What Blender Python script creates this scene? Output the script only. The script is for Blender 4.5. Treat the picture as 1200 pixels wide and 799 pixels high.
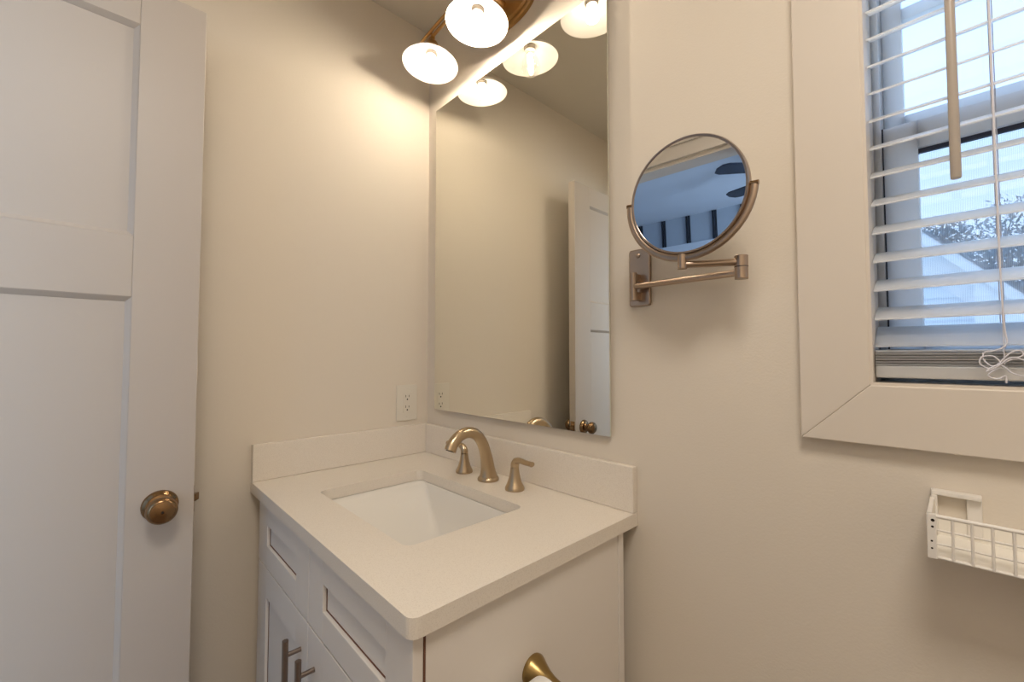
import bpy, bmesh, math, random
from mathutils import Vector, Matrix
S = bpy.context.scene
COL = S.collection
for o in list(bpy.data.objects):
    bpy.data.objects.remove(o)
R = math.radians
ZC = 0.87                       # height of the countertop

# ------------------------------------------------------------ camera, sky, big lights
cam_d = bpy.data.cameras.new('camera')
cam_d.sensor_width = 36.0
cam_d.lens = 36.0 * 500.07 / 1200.0
cam_d.clip_start = 0.02
cam_d.clip_end = 300
CAM = Vector((1.3658, -0.86356, ZC + 0.34552))
cam = bpy.data.objects.new('camera', cam_d)
cam.location = CAM
cam.rotation_euler = (R(92.085), 0, R(46.518))
COL.objects.link(cam)
S.camera = cam

S.view_settings.view_transform = 'Standard'
S.view_settings.look = 'None'
S.view_settings.gamma = 1.0
S.view_settings.use_curve_mapping = False
S.view_settings.exposure = 0.0

SKY_STRENGTH = 2.4
BULB = 54.0                     # radiance of the frosted bulbs
FILAMENT = 800.0
BEDROOM_W = 100.0
FILL_W = 15.0

w = bpy.data.worlds.new('overcast_sky')
S.world = w
w.use_nodes = True
nt = w.node_tree
nt.nodes.clear()
wo = nt.nodes.new('ShaderNodeOutputWorld')
bg = nt.nodes.new('ShaderNodeBackground')
bg.inputs['Strength'].default_value = SKY_STRENGTH
tc = nt.nodes.new('ShaderNodeTexCoord')
sp = nt.nodes.new('ShaderNodeSeparateXYZ')
cr = nt.nodes.new('ShaderNodeValToRGB')
cr.color_ramp.elements[0].position = 0.0
cr.color_ramp.elements[0].color = (0.41, 0.57, 0.82, 1)
cr.color_ramp.elements[1].position = 0.75
cr.color_ramp.elements[1].color = (0.34, 0.53, 0.85, 1)
nt.links.new(tc.outputs['Generated'], sp.inputs[0])
nt.links.new(sp.outputs['Z'], cr.inputs[0])
nt.links.new(cr.outputs[0], bg.inputs['Color'])
nt.links.new(bg.outputs[0], wo.inputs['Surface'])


def area_light(name, loc, target, sx, sy, watts, color):
    d = bpy.data.lights.new(name, 'AREA')
    d.shape = 'RECTANGLE'
    d.size = sx
    d.size_y = sy
    d.energy = watts
    d.color = color
    o = bpy.data.objects.new(name, d)
    o.location = loc
    o.rotation_euler = (Vector(target) - Vector(loc)).to_track_quat('-Z', 'Y').to_euler()
    COL.objects.link(o)
    return o


# daylight coming through the bedroom's own window (behind the open door)
area_light('bedroom_window_daylight', (2.9, -3.2, 1.5), (-1.0, -3.0, 1.4), 1.6, 1.3, BEDROOM_W, (0.62, 0.80, 1.0))
# added overhead fill light for the bathroom, unseen and without a fixture
area_light('bathroom_fill_light', (1.55, -0.95, 2.40), (1.55, -0.95, 0), 0.45, 0.45, FILL_W, (1.0, 0.92, 0.83))


# ------------------------------------------------------------ materials
def mat(name, color, rough=0.5, metal=0.0, spec=0.5, noise=None, bump=None, coat=0.0, sub=0.0):
    m = bpy.data.materials.new(name)
    m.use_nodes = True
    n = m.node_tree
    b = n.nodes['Principled BSDF']
    b.inputs['Base Color'].default_value = (*color, 1)
    b.inputs['Roughness'].default_value = rough
    b.inputs['Metallic'].default_value = metal
    b.inputs['Specular IOR Level'].default_value = spec
    b.inputs['Coat Weight'].default_value = coat
    if sub:
        b.inputs['Subsurface Weight'].default_value = sub
        b.inputs['Subsurface Radius'].default_value = (1, 1, 1)
        b.inputs['Subsurface Scale'].default_value = 0.08
    if noise:
        scale, color2, lo, hi = noise
        t = n.nodes.new('ShaderNodeTexCoord')
        x = n.nodes.new('ShaderNodeTexNoise')
        x.inputs['Scale'].default_value = scale
        x.inputs['Detail'].default_value = 3
        r = n.nodes.new('ShaderNodeValToRGB')
        r.color_ramp.elements[0].position = lo
        r.color_ramp.elements[0].color = (*color2, 1)
        r.color_ramp.elements[1].position = hi
        r.color_ramp.elements[1].color = (*color, 1)
        n.links.new(t.outputs['Object'], x.inputs['Vector'])
        n.links.new(x.outputs['Fac'], r.inputs[0])
        n.links.new(r.outputs[0], b.inputs['Base Color'])
    if bump:
        scale, strength = bump
        t = n.nodes.new('ShaderNodeTexCoord')
        x = n.nodes.new('ShaderNodeTexNoise')
        x.inputs['Scale'].default_value = scale
        x.inputs['Detail'].default_value = 2
        bp = n.nodes.new('ShaderNodeBump')
        bp.inputs['Strength'].default_value = strength
        bp.inputs['Distance'].default_value = 0.002
        n.links.new(t.outputs['Object'], x.inputs['Vector'])
        n.links.new(x.outputs['Fac'], bp.inputs['Height'])
        n.links.new(bp.outputs[0], b.inputs['Normal'])
    return m


def emit(name, color, strength):
    m = bpy.data.materials.new(name)
    m.use_nodes = True
    n = m.node_tree
    n.nodes.clear()
    o = n.nodes.new('ShaderNodeOutputMaterial')
    e = n.nodes.new('ShaderNodeEmission')
    e.inputs['Color'].default_value = (*color, 1)
    e.inputs['Strength'].default_value = strength
    n.links.new(e.outputs[0], o.inputs['Surface'])
    return m


def veil(name, fac, shader='glossy', color=(1, 1, 1), rough=0.02, pattern=None):
    """thin sheet: mostly see-through, the rest reflecting"""
    m = bpy.data.materials.new(name)
    m.use_nodes = True
    n = m.node_tree
    n.nodes.clear()
    o = n.nodes.new('ShaderNodeOutputMaterial')
    mx = n.nodes.new('ShaderNodeMixShader')
    tr = n.nodes.new('ShaderNodeBsdfTransparent')
    if shader == 'glossy':
        g = n.nodes.new('ShaderNodeBsdfGlossy')
        g.inputs['Roughness'].default_value = rough
    elif shader == 'translucent':
        g = n.nodes.new('ShaderNodeBsdfTranslucent')
    else:
        g = n.nodes.new('ShaderNodeBsdfDiffuse')
    g.inputs['Color'].default_value = (*color, 1)
    n.links.new(tr.outputs[0], mx.inputs[1])
    n.links.new(g.outputs[0], mx.inputs[2])
    if pattern:
        t = n.nodes.new('ShaderNodeTexCoord')
        wv = n.nodes.new('ShaderNodeTexWave')
        wv.wave_type = 'BANDS'
        wv.bands_direction = 'X'
        wv.inputs['Scale'].default_value = pattern
        mr = n.nodes.new('ShaderNodeMapRange')
        mr.inputs['To Min'].default_value = fac - 0.08
        mr.inputs['To Max'].default_value = fac + 0.08
        n.links.new(t.outputs['Object'], wv.inputs['Vector'])
        n.links.new(wv.outputs['Fac'], mr.inputs['Value'])
        n.links.new(mr.outputs[0], mx.inputs[0])
    else:
        mx.inputs[0].default_value = fac
    n.links.new(mx.outputs[0], o.inputs['Surface'])
    return m


M = {}
M['wall'] = mat('wall_paint', (0.738, 0.667, 0.568), 0.6, spec=0.25, bump=(260, 0.12))
M['ceiling'] = mat('ceiling_paint', (0.74, 0.69, 0.60), 0.8, spec=0.2, bump=(200, 0.1))
M['floor'] = mat('floor_plank', (0.32, 0.25, 0.19), 0.5, noise=(6, (0.22, 0.16, 0.12), 0.35, 0.65))
M['trim'] = mat('trim_paint', (0.70, 0.63, 0.545), 0.38, spec=0.4)
M['door'] = mat('door_paint', (0.56, 0.51, 0.46), 0.42, spec=0.4)
M['cabinet'] = mat('cabinet_paint', (0.78, 0.73, 0.67), 0.42, spec=0.4)
M['cab_dark'] = mat('cabinet_shade_and_backing_brown', (0.16, 0.07, 0.04), 0.7)  # dark brown; also paints the shade in the side gap and panel recesses
M['quartz'] = mat('quartz', (0.80, 0.735, 0.645), 0.32, spec=0.45, noise=(650, (0.70, 0.63, 0.54), 0.30, 0.50))
M['porcelain'] = mat('porcelain', (0.82, 0.79, 0.735), 0.12, spec=0.55, coat=0.3)
M['nickel'] = mat('brushed_warm_nickel', (0.52, 0.405, 0.27), 0.30, metal=1.0, bump=(900, 0.05))
M['bronze'] = mat('aged_bronze', (0.30, 0.185, 0.095), 0.22, metal=1.0)
M['olive_brass'] = mat('olive_brass', (0.36, 0.25, 0.10), 0.28, metal=1.0)
M['bronze_wall'] = mat('antique_pewter', (0.40, 0.31, 0.24), 0.30, metal=1.0)
M['steel'] = mat('cabinet_pull_metal', (0.30, 0.24, 0.20), 0.34, metal=1.0)
M['brass'] = mat('lamp_brass', (0.47, 0.29, 0.12), 0.30, metal=1.0)
M['socket'] = mat('lamp_socket', (0.20, 0.17, 0.14), 0.5)
M['mirror'] = mat('mirror_silver', (0.83, 0.82, 0.755), 0.0, metal=1.0)
M['mirror_small'] = mat('shaving_mirror_silver', (0.82, 0.84, 0.86), 0.0, metal=1.0)
M['mirror_edge'] = mat('polished_glass_edge', (0.55, 0.53, 0.42), 0.2, spec=0.8)
M['dark'] = mat('dark_gap', (0.012, 0.012, 0.014), 0.7)
M['plastic'] = mat('outlet_plastic', (0.74, 0.69, 0.60), 0.35)
M['slot'] = mat('outlet_slot', (0.03, 0.022, 0.015), 0.6)
M['vinyl'] = mat('window_vinyl', (0.86, 0.88, 0.93), 0.4, sub=1.0)
M['slat'] = mat('blind_slat', (0.88, 0.88, 0.88), 0.35, sub=1.0)
M['cord'] = mat('blind_cord', (0.70, 0.69, 0.74), 0.8)
M['wand'] = mat('blind_wand', (0.45, 0.39, 0.33), 0.35)
M['gasket'] = mat('window_gasket', (0.015, 0.02, 0.045), 0.5)
M['glass'] = veil('window_glass', 0.05, 'glossy', (0.9, 0.95, 1.0))
M['bulb_glass'] = veil('clear_bulb_glass', 0.16, 'glossy', (1, 0.98, 0.95))
M['screen'] = veil('insect_screen_mesh', 0.36, 'diffuse', (0.80, 0.86, 0.92), pattern=160)
M['white_wire'] = mat('chipped_white_enamel', (0.80, 0.76, 0.70), 0.45, noise=(95, (0.10, 0.06, 0.03), 0.26, 0.29))
M['white_sheet'] = mat('white_enamel_sheet', (0.86, 0.82, 0.74), 0.5)
M['rust'] = mat('rust_spot', (0.02, 0.012, 0.008), 0.9)
M['paper'] = mat('toilet_paper', (0.86, 0.83, 0.78), 0.95, bump=(300, 0.3))
M['card'] = mat('cardboard', (0.42, 0.31, 0.2), 0.9)
# outside and bedroom
M['siding'] = mat('pale_blue_siding', (0.78, 0.86, 0.93), 0.7)
M['white_board'] = mat('white_fascia', (0.90, 0.93, 0.96), 0.6)
M['shingle'] = mat('grey_shingle', (0.24, 0.27, 0.31), 0.9, noise=(40, (0.14, 0.16, 0.19), 0.35, 0.65))
M['bark'] = mat('bark', (0.14, 0.13, 0.13), 0.9)
M['leaf'] = mat('grey_green_foliage', (0.20, 0.25, 0.29), 0.8)
M['grass'] = mat('grass', (0.22, 0.27, 0.18), 0.9)
M['bed_wall'] = mat('bedroom_wall_paint', (0.43, 0.49, 0.58), 0.7)
M['bed_ceiling'] = mat('bedroom_ceiling_paint', (0.66, 0.73, 0.84), 0.8)
M['batten'] = mat('dark_batten', (0.018, 0.022, 0.035), 0.6)
M['fan'] = mat('dark_fan_blade', (0.015, 0.02, 0.04), 0.25)


def glow_glass(name):
    """opal glass lamp shade: white, lets a little of the bulb's light through"""
    m = bpy.data.materials.new(name)
    m.use_nodes = True
    n = m.node_tree
    n.nodes.clear()
    o = n.nodes.new('ShaderNodeOutputMaterial')
    mx = n.nodes.new('ShaderNodeMixShader')
    d = n.nodes.new('ShaderNodeBsdfDiffuse')
    d.inputs['Color'].default_value = (0.88, 0.84, 0.80, 1)
    t = n.nodes.new('ShaderNodeBsdfTranslucent')
    t.inputs['Color'].default_value = (0.80, 0.72, 0.60, 1)
    mx.inputs[0].default_value = 0.05
    n.links.new(d.outputs[0], mx.inputs[1])
    n.links.new(t.outputs[0], mx.inputs[2])
    n.links.new(mx.outputs[0], o.inputs['Surface'])
    return m


M['shade'] = glow_glass('opal_shade_glass')
WARM = (1.0, 0.866, 0.69)
M['bulb'] = emit('frosted_bulb_glow', WARM, BULB)
M['bulb_weak'] = emit('weak_frosted_bulb_glow', WARM, BULB * 0.32)
M['filament'] = emit('filament_glow', WARM, FILAMENT)


# ------------------------------------------------------------ mesh helpers
def tag(o, label=None, cat=None, group=None, kind=None):
    if label:
        o['label'] = label
    if cat:
        o['category'] = cat
    if group:
        o['group'] = group
    if kind:
        o['kind'] = kind
    return o


def empty(name, loc, label=None, cat=None, group=None, kind=None):
    o = bpy.data.objects.new(name, None)
    o.empty_display_size = 0.05
    o.location = loc
    COL.objects.link(o)
    return tag(o, label, cat, group, kind)


def obj(name, bm, mats, parent=None, smooth=False, bevel=0.0, seg=2, sub=0, label=None):
    """link bm (world coordinates) as one mesh object, origin kept with its parent"""
    bmesh.ops.recalc_face_normals(bm, faces=bm.faces)
    me = bpy.data.meshes.new(name)
    base = Vector((0, 0, 0))
    if parent is not None:
        q = parent
        while q is not None:
            base += q.location
            q = q.parent
    else:
        xs = [v.co for v in bm.verts]
        base = Vector(((min(v.x for v in xs) + max(v.x for v in xs)) / 2,
                       (min(v.y for v in xs) + max(v.y for v in xs)) / 2,
                       min(v.z for v in xs)))
    bmesh.ops.translate(bm, verts=bm.verts, vec=-base)
    bm.to_mesh(me)
    bm.free()
    if not isinstance(mats, (list, tuple)):
        mats = [mats]
    for m in mats:
        me.materials.append(m)
    o = bpy.data.objects.new(name, me)
    if parent is not None:
        o.parent = parent
    else:
        o.location = base
    COL.objects.link(o)
    if smooth:
        for p in me.polygons:
            p.use_smooth = True
        me.set_sharp_from_angle(angle=R(40))
    if bevel:
        b = o.modifiers.new('bevel', 'BEVEL')
        b.width = bevel
        b.segments = seg
        b.limit_method = 'ANGLE'
        b.angle_limit = R(40)
    if sub:
        s = o.modifiers.new('subdivision', 'SUBSURF')
        s.levels = s.render_levels = sub
    if label:
        o['label'] = label
    return o


def box(bm, x0, x1, y0, y1, z0, z1, mi=0):
    v = [bm.verts.new((x, y, z)) for x in (x0, x1) for y in (y0, y1) for z in (z0, z1)]
    for f in ((0, 1, 3, 2), (4, 6, 7, 5), (0, 4, 5, 1), (2, 3, 7, 6), (0, 2, 6, 4), (1, 5, 7, 3)):
        fc = bm.faces.new([v[i] for i in f])
        fc.material_index = mi
    return v


def bx(*a):
    bm = bmesh.new()
    box(bm, *a)
    return bm


def prism(bm, poly, d0, d1, mi=0):
    """poly: list of 3D points; extruded from +d0 to +d1 (vectors)"""
    a = [bm.verts.new(Vector(p) + Vector(d0)) for p in poly]
    b = [bm.verts.new(Vector(p) + Vector(d1)) for p in poly]
    fs = [bm.faces.new(a[::-1]), bm.faces.new(b)]
    n = len(poly)
    for i in range(n):
        fs.append(bm.faces.new((a[i], a[(i + 1) % n], b[(i + 1) % n], b[i])))
    for f in fs:
        f.material_index = mi


def tube(bm, pts, rad, n=16, caps=True, sq=None, up=(0, 0, 1), mi=0):
    """swept tube; rad number or list; sq = (a,b) section scale along side/up"""
    pts = [Vector(p) for p in pts]
    if not isinstance(rad, (list, tuple)):
        rad = [rad] * len(pts)
    rings = []
    prev = None
    for i, p in enumerate(pts):
        if i == 0:
            t = pts[1] - p
        elif i == len(pts) - 1:
            t = p - pts[i - 1]
        else:
            t = (pts[i + 1] - p).normalized() + (p - pts[i - 1]).normalized()
        t.normalize()
        if prev is None:
            u = Vector(up)
            if abs(u.dot(t)) > 0.95:
                u = Vector((1, 0, 0))
            s = t.cross(u).normalized()
        else:
            s = (prev - t * prev.dot(t)).normalized()
        prev = s
        u = s.cross(t).normalized()
        a, b = sq[i] if isinstance(sq, list) else (sq or (1, 1))
        ring = []
        for k in range(n):
            th = 2 * math.pi * k / n
            ring.append(bm.verts.new(p + s * (rad[i] * a * math.cos(th)) + u * (rad[i] * b * math.sin(th))))
        rings.append(ring)
    for i in range(len(rings) - 1):
        for k in range(n):
            f = bm.faces.new((rings[i][k], rings[i][(k + 1) % n], rings[i + 1][(k + 1) % n], rings[i + 1][k]))
            f.material_index = mi
    if caps:
        bm.faces.new(rings[0][::-1]).material_index = mi
        bm.faces.new(rings[-1]).material_index = mi


def lathe(bm, prof, origin, axis=(0, 0, 1), n=40, mi=0, cap0=True, cap1=True):
    """prof: [(radius, height)] along axis"""
    ax = Vector(axis).normalized()
    q = Vector((0, 0, 1)).rotation_difference(ax)
    o = Vector(origin)
    rings = []
    for r, h in prof:
        if r < 1e-6:
            rings.append([bm.verts.new(o + q @ Vector((0, 0, h)))])
        else:
            rings.append([bm.verts.new(o + q @ Vector((r * math.cos(2 * math.pi * k / n), r * math.sin(2 * math.pi * k / n), h))) for k in range(n)])
    for i in range(len(rings) - 1):
        a, b = rings[i], rings[i + 1]
        for k in range(n):
            k2 = (k + 1) % n
            if len(a) == 1 and len(b) == 1:
                continue
            if len(a) == 1:
                f = bm.faces.new((a[0], b[k2], b[k]))
            elif len(b) == 1:
                f = bm.faces.new((a[k], a[k2], b[0]))
            else:
                f = bm.faces.new((a[k], a[k2], b[k2], b[k]))
            f.material_index = mi
    if cap0 and len(rings[0]) > 1:
        bm.faces.new(rings[0][::-1]).material_index = mi
    if cap1 and len(rings[-1]) > 1:
        bm.faces.new(rings[-1]).material_index = mi


def rrect(x0, x1, y0, y1, r, seg=6, radii=None):
    """counter-clockwise rounded rectangle, list of (x, y)"""
    rr = radii or [r, r, r, r]            # corners: x1y0, x1y1, x0y1, x0y0
    pts = []
    for (cx, cy, sx, sy, a0), q in zip(((x1, y0, -1, 1, -90), (x1, y1, -1, -1, 0), (x0, y1, 1, -1, 90), (x0, y0, 1, 1, 180)), rr):
        if q < 1e-6:
            pts.append((cx, cy))
            continue
        for k in range(seg + 1):
            a = R(a0 + 90 * k / seg)
            pts.append((cx + sx * q + q * math.cos(a), cy + sy * q + q * math.sin(a)))
    return pts


def smooth_path(pts, n=8):
    """Catmull-Rom through pts"""
    P = [Vector(p) for p in pts]
    P = [P[0] * 2 - P[1]] + P + [P[-1] * 2 - P[-2]]
    out = []
    for i in range(1, len(P) - 2):
        for k in range(n):
            t = k / n
            a, b, c, d = P[i - 1], P[i], P[i + 1], P[i + 2]
            out.append(0.5 * ((2 * b) + (c - a) * t + (2 * a - 5 * b + 4 * c - d) * t * t + (3 * b - 3 * c + d - a) * t ** 3))
    out.append(P[-2])
    return out


def interp(vals, n=8):
    out = []
    for i in range(len(vals) - 1):
        for k in range(n):
            t = k / n
            out.append(vals[i] * (1 - t) + vals[i + 1] * t)
    out.append(vals[-1])
    return out


def struct(name, bm, m, bevel=0.0, parent=None):
    o = obj(name, bm, m, parent, bevel=bevel)
    if parent is None:
        o['kind'] = 'structure'
    return o


# ------------------------------------------------------------ room shell
XR, YR, ZT = 2.35, -1.43, 2.44
WX0, WX1, WZ0, WZ1 = 1.268, 2.02, ZC + 0.302, 2.10     # window opening
bm = bmesh.new()                                       # wall carrying the mirror and the window
box(bm, -0.15, WX0, 0, 0.16, 0, ZT)
box(bm, WX1, XR + 0.15, 0, 0.16, 0, ZT)
box(bm, WX0, WX1, 0, 0.16, 0, WZ0)
box(bm, WX0, WX1, 0, 0.16, WZ1, ZT)
struct('wall_back', bm, M['wall'])
struct('wall_left', bx(-0.15, 0, YR - 0.12, 0, 0, ZT), M['wall'])
struct('wall_right', bx(XR, XR + 0.15, YR - 0.12, 0, 0, ZT), M['wall'])
DX0, DX1, DZ = 0.128, 0.868, 2.035                     # doorway to the bedroom
bm = bmesh.new()
box(bm, -0.15, DX0, YR - 0.12, YR, 0, ZT)
box(bm, DX1, XR + 0.15, YR - 0.12, YR, 0, ZT)
box(bm, DX0, DX1, YR - 0.12, YR, DZ, ZT)
struct('wall_rear', bm, M['wall'])
struct('ceiling', bx(-0.15, XR + 0.15, YR - 0.12, 0.16, ZT, ZT + 0.1), M['ceiling'])
struct('floor', bx(-3.2, 3.4, -5.0, 0.16, -0.1, 0), M['floor'])
struct('baseboard_left', bx(0, 0.014, YR, -0.002, 0, 0.13), M['trim'], 0.003)
struct('baseboard_back', bx(0.87, XR, -0.014, 0, 0, 0.13), M['trim'], 0.003)
struct('baseboard_right', bx(XR - 0.014, XR, YR, -0.016, 0, 0.13), M['trim'], 0.003)
# doorway casing, bathroom side and jamb
bm = bmesh.new()
box(bm, DX0 - 0.088, DX0 - 0.004, YR, YR + 0.018, 0, DZ + 0.004)
box(bm, DX1 + 0.004, DX1 + 0.092, YR, YR + 0.018, 0, DZ + 0.004)
box(bm, DX0 - 0.10, DX1 + 0.104, YR, YR + 0.020, DZ + 0.004, DZ + 0.066)
box(bm, DX0 - 0.11, DX1 + 0.114, YR, YR + 0.030, DZ + 0.066, DZ + 0.080)
struct('trim_1', bm, M['trim'], 0.002)
bm = bmesh.new()
box(bm, DX0 - 0.004, DX0 + 0.012, YR - 0.12, YR, 0, DZ)
box(bm, DX1 - 0.012, DX1 + 0.004, YR - 0.12, YR, 0, DZ)
box(bm, DX0 + 0.012, DX1 - 0.012, YR - 0.12, YR, DZ - 0.014, DZ)
struct('trim_2', bm, M['trim'], 0.001)

# bedroom beyond the doorway (seen only in the shaving mirror)
struct('wall_bedroom_far', bx(-3.2, 3.4, -4.42, -4.3, 0, ZT), M['bed_wall'])
struct('wall_bedroom_left', bx(-3.2, -3.08, -4.3, YR - 0.12, 0, ZT), M['bed_wall'])
struct('wall_bedroom_right', bx(3.28, 3.4, -4.3, YR - 0.12, 0, ZT), M['bed_wall'])
bm = bmesh.new()
box(bm, -3.2, -0.15, YR - 0.12, YR, 0, ZT)
box(bm, XR + 0.15, 3.4, YR - 0.12, YR, 0, ZT)
struct('wall_bedroom_near', bm, M['bed_wall'])
struct('ceiling_bedroom', bx(-3.2, 3.4, -4.42, YR - 0.12, ZT, ZT + 0.1), M['bed_ceiling'])
bm = bmesh.new()
for i in range(23):
    x = -2.95 + i * 0.28
    box(bm, x - 0.022, x - 0.006, -4.3, -4.285, 2.13, ZT - 0.005)
    box(bm, x + 0.004, x + 0.024, -4.3, -4.285, 2.13, ZT - 0.005)
struct('trim_3', bm, M['batten'])
struct('trim_4', bx(-3.08, 3.28, -4.3, -4.278, 1.99, 2.13), M['bed_ceiling'])

# ------------------------------------------------------------ open door against the left wall
XD1 = 0.156
XD0 = XD1 - 0.035
YD0, YD1 = -1.424, -0.712
door = empty('door_1', (XD0 + 0.0175, YD0, 0.008), kind='structure')
bm = bmesh.new()
ST = 0.117
zb, zr0, zr1, zt0, zt1 = 0.012, ZC + 0.472, ZC + 0.603, ZC + 1.067, ZC + 1.158
rec = 0.010
box(bm, XD0 + rec, XD1 - rec, YD0 + 0.02, YD1 - 0.02, zb + 0.02, zt1 - 0.02)      # panels
for (a, b, c, d) in ((YD1 - ST, YD1, zb, zt1), (YD0, YD0 + ST, zb, zt1), (YD0 + ST, YD1 - ST, zb, zb + 0.20),
                     (YD0 + ST, YD1 - ST, zr0, zr1), (YD0 + ST, YD1 - ST, zt0, zt1)):
    box(bm, XD0, XD1, a, b, c, d)
BV = 0.0105                                              # sloped sticking around both sunk panels
for (pz0, pz1) in ((zb + 0.20, zr0), (zr1, zt0)):
    for xf, xr in ((XD1, XD1 - rec), (XD0, XD0 + rec)):
        ya, yb = YD0 + ST, YD1 - ST
        for (p, q, e) in (((ya, pz0), (ya, pz1), (1, 0)), ((yb, pz0), (yb, pz1), (-1, 0)), ((ya, pz0), (yb, pz0), (0, 1)), ((ya, pz1), (yb, pz1), (0, -1))):
            tri = lambda y, z: [(xf, y, z), (xr - 0.0002 * (1 if xf > xr else -1), y, z), (xr, y + e[0] * BV, z + e[1] * BV)]
            sgn = Vector((0, q[0] - p[0], q[1] - p[1]))
            prism(bm, tri(*p), (0, 0, 0), sgn)
obj('door_slab', bm, M['door'], door, bevel=0.0014, seg=2)
KY, KZ = -0.772, ZC + 0.0222
for side, nx in ((XD1, 1), (XD0, -1)):
    bm = bmesh.new()
    lathe(bm, [(0.0325, 0), (0.0325, 0.003), (0.030, 0.007), (0.026, 0.009), (0.0245, 0.012), (0.016, 0.014), (0.0125, 0.018),
               (0.012, 0.027), (0.016, 0.031), (0.0225, 0.034), (0.0265, 0.040), (0.0275, 0.046), (0.0265, 0.052), (0.0225, 0.056),
               (0.0215, 0.0565), (0.0205, 0.059), (0.013, 0.0615), (0.003, 0.0622), (0.0028, 0.0600), (0, 0.0600)],
          (side, KY, KZ), (nx, 0, 0), 48)
    k = obj('door_knob', bm, M['bronze'], door, smooth=True)
    if nx > 0:
        bm = bmesh.new()
        lathe(bm, [(0.0022, 0.0601), (0.0022, 0.0612), (0, 0.0612)], (side, KY, KZ), (nx, 0, 0), 12)
        obj('privacy_pin', bm, M['dark'], k)
bm = bmesh.new()
box(bm, XD0 + 0.005, XD1 - 0.005, YD1 - 0.0005, YD1 + 0.0012, KZ - 0.029, KZ + 0.029)
lp = obj('latch_plate', bm, M['bronze'], door, bevel=0.0004)
bm = bmesh.new()
prism(bm, [(XD0 + 0.010, YD1, KZ), (XD1 - 0.010, YD1, KZ), (XD1 - 0.010, YD1 + 0.004, KZ), (XD0 + 0.012, YD1 + 0.012, KZ), (XD0 + 0.010, YD1 + 0.012, KZ)],
      (0, 0, -0.008), (0, 0, 0.008))
obj('latch_bolt', bm, M['bronze'], lp, bevel=0.0006)
for z in (0.25, 1.05, 1.82):
    bm = bmesh.new()
    tube(bm, [(XD0 - 0.004, YD0 - 0.002, z - 0.045), (XD0 - 0.004, YD0 - 0.002, z + 0.045)], 0.006, 14)
    obj('door_hinge', bm, M['bronze'], door, smooth=True)

# ------------------------------------------------------------ window
win = empty('window_1', (WX0, 0, WZ0), kind='structure')
CW, CT = 0.0905, 0.020
ox0, ox1, oz0, oz1 = WX0 - CW, WX1 + CW, WZ0 - CW, WZ1 + CW
for quad in ([(ox0, oz0), (WX0, WZ0), (WX0, WZ1), (ox0, oz1)], [(ox0, oz0), (ox1, oz0), (WX1, WZ0), (WX0, WZ0)],
             [(WX1, WZ0), (ox1, oz0), (ox1, oz1), (WX1, WZ1)], [(WX0, WZ1), (WX1, WZ1), (ox1, oz1), (ox0, oz1)]):
    bm = bmesh.new()
    prism(bm, [(x, 0, z) for x, z in quad], (0, -CT, 0), (0, 0, 0))
    obj('casing', bm, M['trim'], win, bevel=0.0016, seg=2)
bm = bmesh.new()                                        # jamb lining of the opening
J = 0.004
box(bm, WX0, WX0 + J, -0.018, 0.16, WZ0, WZ1)
box(bm, WX1 - J, WX1, -0.018, 0.16, WZ0, WZ1)
box(bm, WX0 + J, WX1 - J, -0.018, 0.16, WZ0, WZ0 + J)
box(bm, WX0 + J, WX1 - J, -0.018, 0.16, WZ1 - J, WZ1)
obj('jamb', bm, M['trim'], win)
FX0, FX1, FZ0, FZ1 = WX0 + J, WX1 - J, WZ0 + J, WZ1 - J
bm = bmesh.new()                                        # vinyl frame
for a in ((FX0, FX0 + 0.010, FZ0, FZ1), (FX1 - 0.010, FX1, FZ0, FZ1), (FX0 + 0.01, FX1 - 0.01, FZ0, FZ0 + 0.02), (FX0 + 0.01, FX1 - 0.01, FZ1 - 0.02, FZ1)):
    box(bm, a[0], a[1], 0.066, 0.158, a[2], a[3])
obj('frame', bm, M['vinyl'], win, bevel=0.001)
ZM = ZC + 0.728                                         # top of the lower sash


def sash(name, x0, x1, y0, y1, z0, z1, stile, rail0, rail1):
    bm = bmesh.new()
    box(bm, x0, x0 + stile, y0, y1, z0, z1)
    box(bm, x1 - stile, x1, y0, y1, z0, z1)
    box(bm, x0 + stile, x1 - stile, y0, y1, z0, z0 + rail0)
    box(bm, x0 + stile, x1 - stile, y0, y1, z1 - rail1, z1)
    return obj(name, bm, M['vinyl'], win, bevel=0.0016)


SX0, SX1 = FX0 + 0.0115, FX1 - 0.0115
lo = sash('lower_sash', SX0, SX1, 0.076, 0.104, FZ0 + 0.021, ZM, 0.042, 0.05, 0.046)
up_ = sash('upper_sash', SX0 - 0.001, SX1 + 0.001, 0.112, 0.138, ZM - 0.03, FZ1 - 0.021, 0.026, 0.058, 0.05)
obj('glass_pane', bx(SX0 + 0.04, SX1 - 0.04, 0.090, 0.0902, FZ0 + 0.06, ZM - 0.04), M['glass'], lo)
obj('glass_pane', bx(SX0 + 0.02, SX1 - 0.02, 0.125, 0.1252, ZM + 0.02, FZ1 - 0.06), M['glass'], up_)
obj('muntin', bx(SX0 + 0.02, SX1 - 0.02, 0.118, 0.132, ZC + 0.925, ZC + 0.947), M['vinyl'], up_, bevel=0.002)
obj('gasket', bx(FX0 + 0.0095, SX0 + 0.0004, 0.0755, 0.09, FZ0 + 0.022, ZM), M['gasket'], lo)
obj('glazing_gasket', bx(SX0 + 0.042, SX1 - 0.042, 0.083, 0.089, ZM - 0.053, ZM - 0.046), M['gasket'], lo)
bm = bmesh.new()
v = [bm.verts.new(p) for p in ((FX0 + 0.008, 0.150, FZ0 + 0.01), (FX1 - 0.008, 0.150, FZ0 + 0.01), (FX1 - 0.008, 0.150, ZM - 0.01), (FX0 + 0.008, 0.150, ZM - 0.01))]
bm.faces.new(v)
obj('insect_screen', bm, M['screen'], win)
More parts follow.
